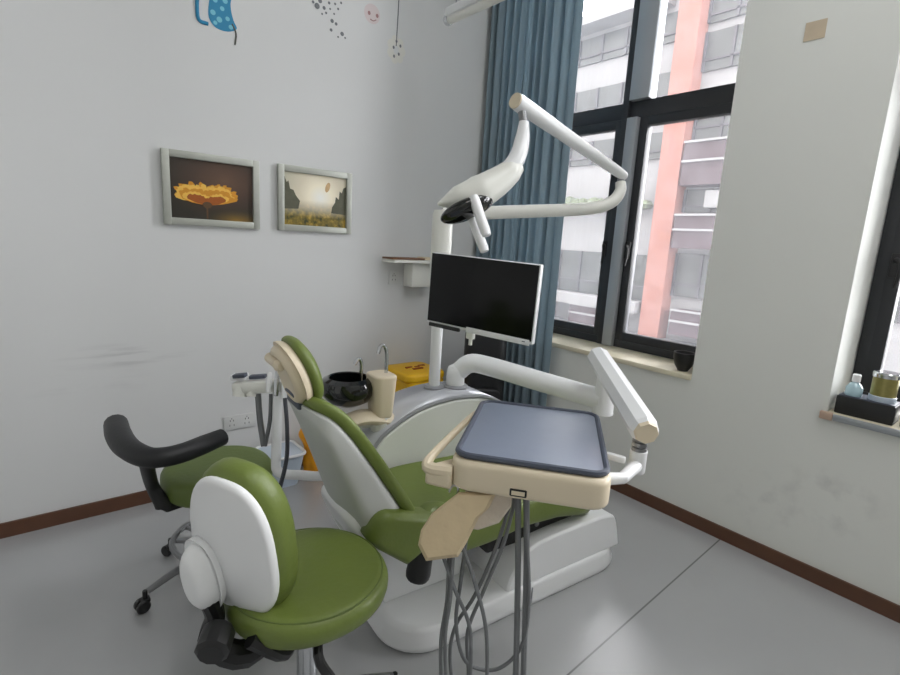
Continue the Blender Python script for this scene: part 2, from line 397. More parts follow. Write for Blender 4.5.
def strip(y0, y1, z0, z1, n):          # one run of glazing with its bars
    o = bobj('window_band', MB().box((BX-0.02, (y0+y1)/2, (z0+z1)/2), (0.1, y1-y0, z1-z0)), M['b_glass'])
    f = MB(); k = max(1, n)
    for i in range(k+1): f.box((BX-0.08, y0+(y1-y0)*i/k, (z0+z1)/2), (0.06, 0.06, z1-z0))
    f.box((BX-0.08, (y0+y1)/2, z0+0.28*(z1-z0)), (0.06, y1-y0, 0.05))
    g = obj('window_bars', f, M['b_frame'], o, off=(BX, 6, GZ))
for z0, z1 in ((6.62, 7.3), (5.15, 5.92), (3.86, 4.5), (0.2, 1.4), (-2.5, -1.1)): strip(4.2, 24, z0, z1, 26)
for z0, z1 in ((5.75, 6.6), (6.8, 7.4), (4.2, 5.2), (2.5, 3.05), (0.42, 1.5), (-2.3, -1.1)): strip(-1.6, 3.55, z0, z1, 8)
def grille(y0, y1, z0, z1):
    o = bobj('balcony_grille', MB().box((BX-0.25, (y0+y1)/2, (z0+z1)/2), (0.5, y1-y0, z1-z0)), M['b_grille'])
    f = MB()
    for i in range(2): f.box((BX-0.53, (y0+y1)/2, z0+(z1-z0)*(0.55+0.44*i)), (0.06, y1-y0, 0.05))
    obj('rail', f, M['b_white'], o, off=(BX, 6, GZ))
for z0, z1 in ((3.1, 4.1), (1.62, 2.42)): grille(-1.6, 3.52, z0, z1)
grille(2.2, 3.3, -0.5, 0.12); grille(0.6, 1.8, -0.5, 0.12)
for y in (5.4, 7.3, 9.2): grille(y, y+1.0, -0.68, -0.12)
bobj('ledge', MB().box((BX-0.35, 11.3, -0.85), (0.7, 26, 0.3)).box((BX-0.3, 14, 0.02), (0.6, 19.5, 0.3)), M['b_white'])
f = MB(); 
for i in range(70):
    f.ell((BX-0.25+random.uniform(-.1, .1), 4.5+i*0.22, 2.72+random.uniform(-.06, .1)), (0.25, random.uniform(.14, .26), random.uniform(.12, .24)), 8)
tag(bobj('planter_greenery', f, M['b_plant']), kind='stuff')
ac = bobj('air_conditioner', MB().box((BX-0.2, 2.75, 2.78), (0.4, 0.35, 0.4), 0.02), M['b_white'])

# ------------------------------------------------------------------ curtain, hanging light
def curtain():
    m = MB(); n = 230; L = 0.80
    zs = [0.04, 0.5, 1.0, 1.6, 2.2, 2.8, 3.4, 4.02]
    rings = []
    for zi, z in enumerate(zs):
        row = []
        for i in range(n+1):
            s = i/n; y = -0.012-L*(s)
            ph = 2*PI*(s*11.5+0.25*math.sin(5*s)+0.04*math.sin(z*2+s*9))
            amp = 0.034+0.014*math.sin(7*s+z*.6) if s < 0.80 else 0.034*max(0.12, (1-s)/0.2)
            x = -0.085+amp*math.sin(ph)+0.012*math.sin(2.3*ph)*(s < .8)
            row.append(Vector((x, y-0.006*math.cos(ph)-0.02*(3.3-z)/3.3*s*0, z)))
        rings.append(row)
    vv = [[m.bm.verts.new(p) for p in r] for r in rings]
    for a, b in zip(vv, vv[1:]):
        for i in range(n): m.bm.faces.new((a[i], a[i+1], b[i+1], b[i]))
    o = obj('curtain', m, M['curtain'], sharp=80)
    so = o.modifiers.new('cloth_thickness', 'SOLIDIFY'); so.thickness = 0.003
    tag(o, 'blue pleated floor-length curtain drawn aside beside the tall window', 'curtain')
    tr = thing('curtain_track', 'slim white track above the blue curtain', 'curtain rail', (-0.085, -0.9, 4.05))
    obj('rail', MB().box((0, 0, 0), (0.045, 1.76, 0.03), 0.004), M['white'], tr)
    for y in (-.7, 0, .7): obj('bracket', MB().box((0.044, y, 0.01), (0.082, 0.03, 0.03), 0.003), M['white'], tr)
curtain()
la = on(449, 17, 0, -0.8); lb = la+Vector((0, -1.3, 0))
hl = thing('pendant_batten_light', 'white linear batten light hanging near the ceiling by the curtain', 'light', la)
d = Vector((0, -1, 0))
obj('housing', MB().box((0, -0.66, 0.012), (0.085, 1.30, 0.045), 0.008), M['white'], hl)
obj('diffuser', MB().tube([(0, -0.012, -0.016), (0, -1.29, -0.016)], 0.026, 14), M['white_warm'], hl)
obj('end_cap', MB().lathe([(0.0, -.022), (0.026, -.022), (0.03, -.012), (0.03, 0.012), (0, 0.012)], (0, 0, -0.014), 20, axis=(0, -1, 0)), M['chrome'], hl)
for yy in (-0.06, -1.24): obj('suspension_wire', MB().tube([(0, yy, 0.03), (0, yy, CEIL_Z-la.z)], 0.004, 6), M['dull_metal'], hl)

# ------------------------------------------------------------------ pictures on the left wall
def picture(x0, x1, z0, z1, label):
    cx, cz = (x0+x1)/2, (z0+z1)/2; W, H = x1-x0, z1-z0
    t = thing('picture', label, 'picture', (cx, 0, cz), 0, 'framed photographs on the wall')
    f = MB(); b = 0.036
    for s in (-1, 1):
        f.box((s*(W-b)/2, -0.014, 0), (b, 0.026, H), 0.004); f.box((0, -0.014, s*(H-b)/2), (W-2*b+.004, 0.026, b), 0.004)
    obj('picture_frame', f, M['silver_frame'], t)
    return t, W-2*b, H-2*b
def print_material(name, build):
    m = bpy.data.materials.new(name); m.use_nodes = True; nt = m.node_tree; b = nt.nodes['Principled BSDF']
    b.inputs['Roughness'].default_value = 0.35
    tc = nt.nodes.new('ShaderNodeTexCoord'); c = build(nt, tc.outputs['Object']); nt.links.new(c, b.inputs['Base Color']); return m
def ramp(nt, fac, stops):
    r = nt.nodes.new('ShaderNodeValToRGB'); e = r.color_ramp.elements
    while len(e) < len(stops): e.new(0.5)
    for k, (p, c) in enumerate(stops): e[k].position = p; e[k].color = (*lin(c), 1)
    nt.links.new(fac, r.inputs[0]); return r.outputs[0]
def dist(nt, vec, c, rad):
    a = nt.nodes.new('ShaderNodeVectorMath'); a.operation = 'SUBTRACT'; a.inputs[1].default_value = c; nt.links.new(vec, a.inputs[0])
    b = nt.nodes.new('ShaderNodeVectorMath'); b.operation = 'DIVIDE'; b.inputs[1].default_value = rad; nt.links.new(a.outputs[0], b.inputs[0])
    l = nt.nodes.new('ShaderNodeVectorMath'); l.operation = 'LENGTH'; nt.links.new(b.outputs[0], l.inputs[0]); return l.outputs['Value']
def mixc(nt, f, a, b):
    m = nt.nodes.new('ShaderNodeMix'); m.data_type = 'RGBA'; nt.links.new(f, m.inputs[0]); nt.links.new(a, m.inputs[6]); nt.links.new(b, m.inputs[7]); return m.outputs[2]
def noise(nt, vec, s):
    n = nt.nodes.new('ShaderNodeTexNoise'); n.inputs['Scale'].default_value = s; n.inputs['Detail'].default_value = 3; nt.links.new(vec, n.inputs['Vector']); return n.outputs['Fac']
def bg_flower(nt, v):
    base = ramp(nt, dist(nt, v, (0.06, 0, 0.06), (0.30, 1, 0.22)), [(0, (104, 78, 62)), (0.5, (74, 56, 46)), (1, (44, 40, 32))])
    low = ramp(nt, dist(nt, v, (0.12, 0, -0.15), (0.16, 1, 0.06)), [(0, (150, 116, 48)), (1, (60, 58, 40))])
    m = ramp(nt, dist(nt, v, (0.12, 0, -0.15), (0.2, 1, 0.08)), [(0, (255, 255, 255)), (1, (0, 0, 0))])
    return mixc(nt, m, base, low)
p1, w1, h1 = picture(-2.241, -1.759, 1.500, 1.869, 'silver-framed picture of an orange flower on dark ground')
pr = obj('print', MB().box((0, -0.008, 0), (w1, 0.006, h1)), print_material('flower_print_ground', bg_flower), p1)
fm = {k: material('petal_'+k, c, 0.4, noise=0.15, nscale=60) for k, c in (('amber', (214, 146, 40)), ('gold', (238, 190, 84)), ('rust', (160, 84, 22)), ('stalk', (92, 66, 40)))}
def petals(n, kx, kz, r0, key, y0):
    # petals fan out of the flower's base, drawn flat in the print
    for i in range(n):
        th = math.radians(4+172*(i+.5)/n+random.uniform(-3, 3)); c, q = math.cos(th), math.sin(th)
        l = random.uniform(.88, 1.08); tip = Vector((kx*c*l, 0, kz*(q**.8)*l+.028*abs(c))); b = Vector((-.032, y0-i*.00003, -.075))
        d = tip.normalized(); sd = Vector((d.z, 0, -d.x)); w_ = .0125*random.uniform(.8, 1.2)
        pts = [b+tip*r0-sd*.004, b+tip*(.5+r0*.5)-sd*w_, b+tip*.93-sd*w_*.9, b+tip, b+tip*.93+sd*w_*.9, b+tip*(.5+r0*.5)+sd*w_, b+tip*r0+sd*.004]
        obj('petal', MB().quad(pts), fm[key], pr)
petals(30, .162, .105, .2, 'amber', -.0118)
petals(30, .15, .098, .45, 'gold', -.0130)
petals(26, .135, .075, .1, 'amber', -.0142)
petals(20, .12, .05, .3, 'gold', -.0151)
petals(16, .10, .035, .1, 'rust', -.0157)
obj('calyx', MB().quad([(-.032+.024*math.cos(a), -.0162, -.074+.017*math.sin(a)) for a in (2*PI*i/16 for i in range(16))]), fm['stalk'], pr)
obj('stalk', MB().box((-0.032, -0.0113, -0.115), (0.009, 0.001, 0.06)), fm['stalk'], pr)
def bg_sun(nt, v):
    sky = ramp(nt, dist(nt, v, (0.03, 0, 0.02), (0.26, 1, 0.26)), [(0, (255, 254, 246)), (0.28, (255, 246, 222)), (0.55, (226, 216, 192)), (1, (186, 184, 164))])
    grass = ramp(nt, noise(nt, v, 38), [(0.3, (58, 62, 30)), (0.55, (138, 118, 46)), (0.8, (214, 176, 84))])
    s = nt.nodes.new('ShaderNodeSeparateXYZ'); nt.links.new(v, s.inputs[0])
    mr = nt.nodes.new('ShaderNodeMapRange'); mr.inputs['From Min'].default_value = -0.10; mr.inputs['From Max'].default_value = 0.0
    mr.inputs['To Min'].default_value = 1; mr.inputs['To Max'].default_value = 0; nt.links.new(s.outputs['Z'], mr.inputs['Value'])
    return mixc(nt, mr.outputs['Result'], sky, grass)
p2, w2, h2 = picture(-1.654, -1.186, 1.502, 1.872, 'silver-framed picture of a low sun over a meadow')
pr2 = obj('print', MB().box((0, -0.008, 0), (w2, 0.006, h2)), print_material('meadow_print_ground', bg_sun), p2)
fm['tree'] = material('dark_tree_print', (88, 88, 70), 0.5, noise=0.3, nscale=40)
def jag(pts): obj('tree_silhouette', MB().quad([(x, -0.0115, z) for x, z in pts]), fm['tree'], pr2)
jag([(-w2/2, -.06), (-.11, -.055), (-.10, -.01), (-.125, .02), (-.14, .05), (-.16, .055), (-.17, .10), (-.18, .09), (-w2/2, .135)])
jag([(w2/2, -.07), (.10, -.065), (.105, -.03), (.125, .0), (.13, .035), (.15, .02), (.155, .07), (.17, .06), (.18, .09), (w2/2, .10)])
obj('leaf', MB().quad([(.075+.015*math.cos(a)+.008*math.sin(a), -.0115, .085+.03*math.sin(a)) for a in (2*PI*i/12 for i in range(12))]), material('tan_leaf_print', (204, 170, 122), .4, noise=.2, nscale=60), pr2)

# ------------------------------------------------------------------ shelf, sockets, decals, tape
sh = thing('wall_shelf', 'small white wall shelf near the corner behind the monitor', 'shelf', (-0.74, 0, 1.31))
obj('shelf_board', MB().box((0, -0.08, 0.035), (0.40, 0.16, 0.022), 0.003), M['white_warm'], sh)
obj('bracket', MB().box((0.07, -0.06, -0.06), (0.19, 0.11, 0.165), 0.006), M['white_warm'], sh)
tag(obj('wooden_board', MB().box((-0.83, -0.10, 1.3625), (0.26, 0.13, 0.012), 0.003), M['wood']), 'thin brown wooden board lying on the white wall shelf', 'board')
cup = tag(obj('paper_packet', MB().box((-0.63, -0.09, 1.3655), (0.10, 0.10, 0.018), 0.005), M['cream']), 'cream packet lying beside the wooden board on the wall shelf', 'packet')
def socket(x, z, wd_, ht, gangs, label):
    t = thing('power_socket', label, 'socket', (x, 0, z))
    obj('face_plate', MB().box((0, -0.005, 0), (wd_, 0.010, ht), 0.003), M['outlet'], t)
    for k in range(gangs):
        cx = (k-(gangs-1)/2)*wd_/gangs
        m = MB()
        for dx, dz, r in ((-.012, -.014, .5), (.012, -.014, -.5)): m.box((cx+dx, -0.0105, dz), (0.003, 0.002, 0.011), rot=None)
        for dx in (-.009, .009): m.box((cx+dx, -0.0105, 0.014), (0.0035, 0.002, 0.010))
        m.box((cx, -0.0105, 0.026), (0.003, 0.002, 0.008))
        obj('socket_holes', m, M['hole'], t)
socket(-1.892, 0.375, 0.172, 0.086, 2, 'white double power socket low on the wall behind the far stool')
socket(-0.845, 1.225, 0.075, 0.095, 1, 'white single power socket under the wall shelf')
dm = {k: material('decal_'+k, c, 0.6) for k, c in (('blue', (38, 134, 176)), ('teal', (120, 196, 214)), ('dark', (112, 116, 120)), ('pink', (214, 202, 202)), ('red', (164, 124, 124)), ('pale', (220, 219, 212)), ('brown', (92, 92, 86)))}
def flat(pts, y): return [(p[0], y, p[1]) for p in pts]
def disc(m, c, rx, rz, y, n=18): m.quad([(c[0]+rx*math.cos(2*PI*i/n), y, c[1]+rz*math.sin(2*PI*i/n)) for i in range(n)])
def wallpt(x, y): q = on(x, y, 1, 0); return (q.x, q.z)
t = thing('animal_wall_sticker', 'blue spotted animal wall sticker with curled tail, high on the left', 'wall sticker', (0, 0, 2.4))
def so(name, m, mt): return obj(name, m, mt, t, off=(0, 0, 2.4))
c0 = wallpt(219, 10)
m = MB(); m.quad(flat([(c0[0]+a, c0[1]+b) for a, b in curve1([(-.03, .12), (-.042, .05), (-.052, -.02), (-.045, -.06), (-.015, -.088), (.04, -.09), (.085, -.065), (.07, -.03), (.058, .02), (.062, .07), (.10, .12), (.05, .16), (-.01, .16)], 4)], -0.0015))
so('body', m, dm['blue'])
for a, b, r in ((-.03, -.02, .013), (.0, -.045, .014), (.04, -.03, .011), (-.018, .04, .012), (.03, .05, .013), (-.012, .09, .010), (.055, -.065, .011), (.03, .095, .010), (-.02, -.065, .010), (.015, .01, .011)): m = MB(); disc(m, (c0[0]+a, c0[1]+b), r, r, -0.0025, 10); so('spot', m, dm['teal'])
q = [wallpt(*p) for p in ((208, 24), (199, 20), (197, 8), (198, -6), (204, -14))]
so('tail', MB().tube([(a, -0.002, b) for a, b in q], 0.009, 8, 5, flat=1), dm['blue'])
q = [wallpt(*p) for p in ((232, 24), (236, 34), (235, 45))]
so('string', MB().tube([(a, -0.002, b) for a, b in q], 0.004, 6, 4), dm['brown'])
def dots(label, cen, spots, mt, extra=None):
    t = thing('flower_wall_sticker', label, 'wall sticker', (*[0, 0], 0))
    for x, y, r in spots:
        m = MB(); disc(m, wallpt(x, y), r, r, -0.0015, 10); obj('dot', m, mt, t)
    return t
sp = [(317, 6, .016), (320, 1, .012), (324, 8, .010), (329, 3, .008), (313, 2, .008), (332, 21, .011), (336, 24, .009), (331, 30, .009), (342, 34, .012), (338, 9, .007), (326, 13, .007), (334, 14, .006), (345, 38, .006), (338, 37, .006), (322, 14, .006), (330, 9, .006), (341, 3, .007), (335, 4, .007)]
dots('grey speckled flower wall sticker above the meadow picture', 0, sp, dm['dark'])
m = MB(); cc = wallpt(372, 14); disc(m, cc, .055, .055, -0.0015, 24); t = thing('face_wall_sticker', 'pale pink round face wall sticker beside the string sticker', 'wall sticker', (0, 0, 0)); obj('face', m, dm['pink'], t)
for x, y in ((369, 13), (377, 16)):
    m = MB(); disc(m, wallpt(x, y), .010, .012, -0.0025, 10); obj('eye', m, dm['red'], t)
m = MB()
q = [wallpt(*p) for p in ((370, 19), (373, 21), (376, 20))]
m.tube([(a, -0.002, b) for a, b in q], 0.003, 5, 3); obj('mouth', m, dm['red'], t)
t = thing('hanging_flower_sticker', 'cream flower wall sticker hanging on a dark drawn string', 'wall sticker', (0, 0, 0))
q = [wallpt(*p) for p in ((399, -8), (398, 15), (396, 46))]
obj('string', MB().tube([(a, -0.0015, b) for a, b in q], 0.0035, 6), dm['dark'], t)
m = MB(); cc = wallpt(396, 50)
for i in range(7): disc(m, (cc[0]+.045*math.cos(i*.9), cc[1]+.055*math.sin(i*.9)), .026, .03, -0.0012-0.0002*i, 12)
obj('petals', m, dm['pale'], t)
for a, b in ((-.02, .01), (.02, -.02), (-.015, -.04), (.0, .05), (.03, .03)):
    m = MB(); disc(m, (cc[0]+a, cc[1]+b), .008, .010, -0.003, 8); obj('spot', m, dm['dark'], t)
tag(obj('paper_tape', MB().box((-0.001, -2.05, 2.503), (0.002, 0.082, 0.078)), material('tan_tape', (198, 182, 158), 0.7, noise=0.1, nscale=20)), 'small square of tan tape high on the wall between the windows', 'tape')

# ------------------------------------------------------------------ things on the two window sills
cp = thing('cup', 'black bowl standing on the right end of the tall window sill', 'cup', (0.06, -1.655, SILL+0.03))
obj('bowl', MB().lathe([(0, 0), (0.028, 0), (0.032, .008), (0.048, .032), (0.058, .07), (0.06, .105), (0.053, .105), (0.045, .06), (0, .02)]), M['black'], cp)
s2 = SILL+0.012
bx = thing('desk_box', 'low black box on the sill of the right-hand window', 'box', (0.075, -2.492, s2))
obj('body', MB().box((0, 0, 0.042), (0.12, 0.21, 0.084), 0.006), M['black'], bx)
obj('lid_rim', MB().box((0, 0, 0.085), (0.112, 0.20, 0.006), 0.002), M['grey_rim'], bx)
M['clear_blue'] = material('clear_blue_plastic', (176, 204, 214), 0.15, coat=0.4)
bt = thing('bottle', 'small clear plastic bottle on the black box by the window', 'bottle', (0.055, -2.437, s2+0.088))
obj('body', MB().lathe([(0, 0), (.030, 0), (.032, .006), (.032, .036), (.022, .052), (.012, .062), (.012, .066), (0, .066)]), M['clear_blue'], bt)
obj('bottle_cap', MB().lathe([(0, .064), (.016, .064), (.016, .094), (.013, .098), (0, .098)]), M['white'], bt)
tn = thing('tin', 'gold and silver tin standing on the black box', 'tin', (0.075, -2.535, s2+0.088))
M['gold'] = material('gold_band', (150, 142, 88), 0.3, metal=0.7, noise=0.3, nscale=30)
obj('body', MB().lathe([(0, 0), (.048, 0), (.049, .004), (.049, .022), (.046, .024), (0, .024)]), M['bin_blue'], tn)
obj('band', MB().lathe([(0, .024), (.046, .024), (.046, .105), (0, .105)]), M['gold'], tn)
obj('lid', MB().lathe([(0, .105), (.049, .105), (.05, .122), (.046, .128), (0, .128)]), M['chrome'], tn)
M['olive_label'] = material('olive_label', (120, 122, 60), 0.4, noise=0.2, nscale=40)
jr = thing('jar', 'dark jar with an olive label at the right edge of the sill', 'jar', (0.05, -2.650, s2))
obj('body', MB().lathe([(0, 0), (.034, 0), (.036, .005), (.036, .07), (.03, .078), (0, .078)]), M['black'], jr)
obj('label_band', MB().lathe([(.0365, .01), (.037, .011), (.037, .06), (.0365, .061)]), M['olive_label'], jr)

# ------------------------------------------------------------------ bins and bag near the corner
yb = thing('medical_waste_bin', 'yellow lidded medical waste bin in the corner behind the dental unit', 'bin', (-0.775, -0.20, 0))
def frustum(m, w0, d0, w1, d1, z0, z1, r=0.03):
    return m.rings([[Vector((x, y, z0)) for x, y in rrect(w0, d0, r)], [Vector((x, y, z1)) for x, y in rrect(w1, d1, r)]])
obj('body', frustum(MB(), .25, .24, .31, .31, 0, .56), M['yellow'], yb)
lid = obj('lid', MB().pad(rrect(.33, .33, .06), .06, .022, lambda a, b, c: (a, b, .56+c), bulge=.015), M['yellow'], yb)
m = MB()
for k, (x, y, wv) in enumerate(((-.06, -.02, .05), (.0, -.03, .035), (.05, -.01, .05), (-.02, -.07, .08))): m.box((x, y, .634-.0*k), (wv, .018, .008))
obj('warning_print', m, M['red'], lid)
obj('pedal', MB().box((-.05, -.16, .03), (.10, .08, .02), .005), M['black'], yb)
bb = thing('bucket', 'pale blue plastic bucket on the floor behind the dental chair', 'bucket', (-1.70, -0.15, 0))
obj('body', frustum(MB(), .17, .17, .23, .23, 0, .20, .04), M['bin_blue'], bb)
obj('rim', MB().tube([(x, y, .20) for x, y in rrect(.235, .235, .042)], .009, 8, closed=True), M['white'], bb)
ob = MB()
ob.tube([(-1.495, -.15, .0), (-1.495, -.15, .08), (-1.495, -.15, .17), (-1.505, -.15, .23), (-1.54, -.15, .29), (-1.555, -.15, .325)], [.05, .062, .052, .055, .05, .012], 14, 4)
tag(obj('waste_bag', ob, M['orange']), 'orange plastic bag bulging up beside the pale blue bucket', 'bag')
bg = thing('black_bag', 'tall black padded bag standing in the corner before the curtain', 'bag', (-0.40, -0.50, 0), math.radians(-38))
obj('body', MB().pad(rrect(.30, .26, .08), .92, .05, lambda a, b, c: (a*(1-.08*c), b*(1-.08*c), c), bulge=.015), M['black_soft'], bg)
obj('handle', MB().tube([(-.07, 0, .92), (-.06, 0, .98), (.06, 0, .98), (.07, 0, .92)], .012, 8, 5), M['black'], bg)
obj('pocket', MB().pad(rrect(.24, .40, .05), .05, .02, lambda a, b, c: (a, -.11-c, .34+b)), M['black_soft'], bg)

# ------------------------------------------------------------------ dental unit (one fixed machine)
DU = thing('dental_unit', 'green and white dental chair unit with lamp arm and instrument tray', 'dental chair', CH_O, CH_A)
def dp(name, mb, m, parent=DU, **k): return obj(name, mb, m, parent, **k)
def dlabel(o, l): o['label'] = l; return o
# base
base = dp('chair_base', MB().pad(rrect(1.27, .43, .17, 8), .10, .03, lambda a, b, c: (a, b, c), top=.97), M['white'])
m = MB()
prof = curve1([(-.12, .095), (-.10, .16), (-.05, .23), (.05, .275), (.35, .285), (.50, .275), (.545, .24), (.575, .15), (.59, .095)], 4)
m.prism(prof, -.195, .195, lambda a, b, c: (a, c, b)); dp('foot_cover', m, M['white'], base, bevel=.02)
m = MB().prism(curve1([(-.58, .10), (-.60, .2), (-.59, .335), (-.57, .365), (-.25, .40), (-.12, .40), (-.10, .30), (-.20, .18), (-.22, .10)], 3), 0.0, .15, lambda a, b, c: (a, c, b))
dp('lift_cover', m, M['white'], base, bevel=.015)
dp('lift_mechanism', MB().box((.12, 0, .30), (.60, .24, .10), .01), M['black'], base)
dp('seam_line', MB().box((.005, -.214, .055), (.004, .004, .07)), M['grey'], base)
dp('bolt', MB().lathe([(0, 0), (.012, 0), (.012, .006), (0, .008)], (.09, -.119, .31), 12, axis=(0, -1, 0)), M['dull_metal'], base)
# seat and leg rest as one long cushion following a profile
sprof = [(-.60, .50), (-.45, .49), (-.25, .485), (-.05, .49), (.15, .465), (.32, .415), (.47, .355)]
def along(prof):
    pts = curve1(prof, 8); L = [0]
    for a, b in zip(pts, pts[1:]): L.append(L[-1]+math.hypot(b[0]-a[0], b[1]-a[1]))
    def f(s):
        s = max(0, min(L[-1], s))
        for i in range(len(pts)-1):
            if s <= L[i+1] or i == len(pts)-2:
                t = (s-L[i])/(L[i+1]-L[i]); p = (pts[i][0]*(1-t)+pts[i+1][0]*t, pts[i][1]*(1-t)+pts[i+1][1]*t)
                j0, j1 = max(0, i-2), min(len(pts)-1, i+3)
                tx, tz = pts[j1][0]-pts[j0][0], pts[j1][1]-pts[j0][1]; k = math.hypot(tx, tz)
                return p, (-tz/k, tx/k)
    return f, L[-1]
fs, Ls = along(sprof)
def seat_map(a, b, c):
    p, n = fs(b+Ls/2); return (p[0]+n[0]*(c-.10), a, p[1]+n[1]*(c-.10)+.05*max(0, abs(a)-.17)+.30*max(0, a-.10))
out = []
for i in range(56):
    t = 2*PI*i/56; cs, sn = math.cos(t), math.sin(t)
    y = Ls/2*math.copysign(abs(sn)**.42, sn); x = math.copysign(abs(cs)**.42, cs)
    k = (y+Ls/2)/Ls; out.append((x*(.265-.075*k), y))
seat = dp('seat_cushion', MB().pad(out, .115, .045, seat_map, bulge=-.012, inner=8), M['green'])
# backrest
bprof = [(-.545, .50), (-.577, .58), (-.637, .68), (-.718, .81), (-.793, .92), (-.85, .980), (-.915, 1.012)]
fb, Lb = along(bprof)
def back_map(off):
    def g(a, b, c):
        p, n = fb(b+Lb/2); return (p[0]-n[0]*(c+off), a, p[1]-n[1]*(c+off)) if False else (p[0]+n[0]*(-(c+off)), a, p[1]+n[1]*(-(c+off)))
    return g
def back_out(w0, w1, L, n=48, e=.45):
    o = []
    for i in range(n):
        t = 2*PI*i/n; cs, sn = math.cos(t), math.sin(t)
        y = L/2*math.copysign(abs(sn)**e, sn); k = (y+L/2)/L
        o.append((math.copysign(abs(cs)**e, cs)*(w0*(1-k)+w1*k), y))
    return o
# (profile runs upward, so its normal (-dz, dx) points backwards; c grows towards the rear)
def bmap(a, b, c):
    p, n = fb(b+Lb/2); cc = c+.012*(abs(a)/.2)**2*-1
    return (p[0]+n[0]*cc, a, p[1]+n[1]*cc)
back = dp('backrest', MB().pad(back_out(.212, .172, Lb), .040, .019, bmap, inner=6), M['green'])
def smap(a, b, c):
    s = b+Lb/2; p, n = fb(s); k = 1-s/Lb
    dpt = c/.10*(.035+.16*k**.8)*(1-.35*(abs(a)/.21)**2.2)
    return (p[0]+n[0]*(.030+dpt), a, p[1]+n[1]*(.030+dpt))
dp('back_shell', MB().pad(back_out(.210, .170, Lb*.98), .10, .03, smap, inner=6, top=.97), M['shell_grey'], back)
dp('back_hinge_cover', MB().pad(rrect(.30, .26, .08), .08, .03, lambda a, b, c: (-.70-c*.8-b*.35, a, .53+b*.8-c*.5)), M['white'], back)
# headrest
hd = Vector((-.34, 0, .94)); hn = Vector((.94, 0, .34))
def onv(x, y, v):                       # point on the chair's lengthwise plane at side offset v
    d = at(x, y, 1)-CAM; return ch(CAM+d*((v-(CAM-CH_O).dot(CV))/d.dot(CV)))
hc = onv(301, 369, 0)
def hmap(a, b, c):
    q = hc+hd*b+hn*(c-.9*a*a-1.6*b*b)+Vector((0, a, 0)); return q
ho = superell(.112, .112, 2.5, 40)
head = dp('headrest', MB().pad(ho, .038, .018, hmap, bulge=.008, c0=0, inner=6), M['green'])
dlabel(dp('headrest_shell', MB().pad(superell(.110, .109, 2.5, 40), .062, .030, lambda a, b, c: hmap(a, b, -c+.010), inner=6, top=.90), M['cream'], head), 'cream plastic shell')
kq = hc-hn*.062+hd*.05+Vector((0, .03, 0))
dp('headrest_knob', MB().tube([kq+Vector((0, -.05, 0)), kq+Vector((0, .05, 0))], .017, 14).lathe([(0, 0), (.016, .0), (.02, .012), (.012, .03), (0, .03)], kq+Vector((0, -.05, 0)), 14, axis=(0, -1, 0)), M['cream'], head)
dp('headrest_stem', MB().bar(hc-hn*.055-hd*.05, (-.890, 0, .965), .09, .022, .005, upv=(1, 0, 0)).box((-.905, 0, .97), (.06, .12, .03), .008), M['grey_rim'], head)
# armrest on the near side
arm = MB()
ax0, ax1 = Vector((-.725, -.18, .546)), Vector((-.485, -.195, .464))
def amap(a, b, c):
    d = (ax1-ax0); dn = d.normalized(); n = Vector((-dn.z, 0, dn.x)); mid = (ax0+ax1)/2
    return mid+dn*b+n*a+Vector((0, c-.055, 0))
arm.pad([(a-.03*(b < -.05)*0-.12*max(0, b+.02)*(a < 0)*0, b) for a, b in [(p[0] if p[0] > 0 or p[1] > 0 else p[0]*(1+.75*p[1]/.16), p[1]*(1 if p[1] < 0 else .15+.85*(p[0]+.09)/.18)) for p in rrect(.18, .32, .05, 6)]], .11, .04, amap, bulge=.012)
armo = dp('armrest', arm, M['green'])
p0, p1_ = ch(at(426, 532, 1.77)), ch(at(417, 579, 1.78))
dlabel(dp('armrest_bracket', MB().tube([p0+(p0-p1_)*.35, p0, p1_-(p1_-p0)*.15, p1_], [.030, .036, .044, .036], 16, 3), M['black'], armo), 'black rounded armrest support')
dp('arm_strap', MB().tube([(-.55, -.20, .56), (-.50, -.16, .565), (-.45, -.17, .56), (-.40, -.20, .545)], [.02, .03, .028, .012], 10, 4, flat=.5).tube([(-.46, -.19, .56), (-.43, -.23, .50), (-.45, -.25, .45)], [.02, .022, .01], 8, 4), M['green'], armo)
# side box with arched front
arch = curve1([(-.60, .54), (-.53, .60), (-.46, .68), (-.32, .757), (-.17, .79), (-.02, .792), (.10, .77), (.20, .71), (.26, .60), (.28, .45), (.27, .33)], 5)
poly = arch+[(.12, .28), (-.35, .28), (-.50, .40)]
V0, V1 = .26, .52
def avmap(a, b, c): return (a, c, b)
side = dp('side_box', MB().prism(poly, V0+.012, V1, avmap), M['silver'], bevel=.02)
ins = [(a, b-.055) for a, b in arch[4:-8]]
pan = [(a*.985-.002, .28+(b-.28)*.972) for a, b in poly]
dp('side_panel', MB().prism(pan, V0+.004, V0+.03, avmap), M['panel'], side, bevel=.008)
dp('trim_arch', MB().tube([(a, V0+.012, b-.004) for a, b in arch[2:-3]], .009, 8), M['grey'], side)
tp = []
for a, b in arch[6:-10]: tp.append((a, b))
m = MB(); vv = []
for a, b in tp: vv.append([m.bm.verts.new((a, V0+.02, b+.006)), m.bm.verts.new((a, V1-.005, b+.004))])
for (a, b), (c, e) in zip(vv, vv[1:]): m.bm.faces.new((a, b, e, c))
dp('top_cover', m, M['cover_silver'], side).modifiers.new('thickness', 'SOLIDIFY').thickness = .01
PB = ch(on(436, 388, 2, .80)); TB = ch(on(455, 388, 2, .80))
PB.y = .385; TB.y = .37
PB = ch(on(434, 387, 2, .80)); TB = ch(on(455, 386, 2, .80))
for q, r in ((PB, .05), (TB, .062)): dp('collar', MB().lathe([(0, .78), (r, .78), (r, .805), (r*.85, .812), (0, .812)], (q.x, q.y, 0), 24), M['grey'], side)
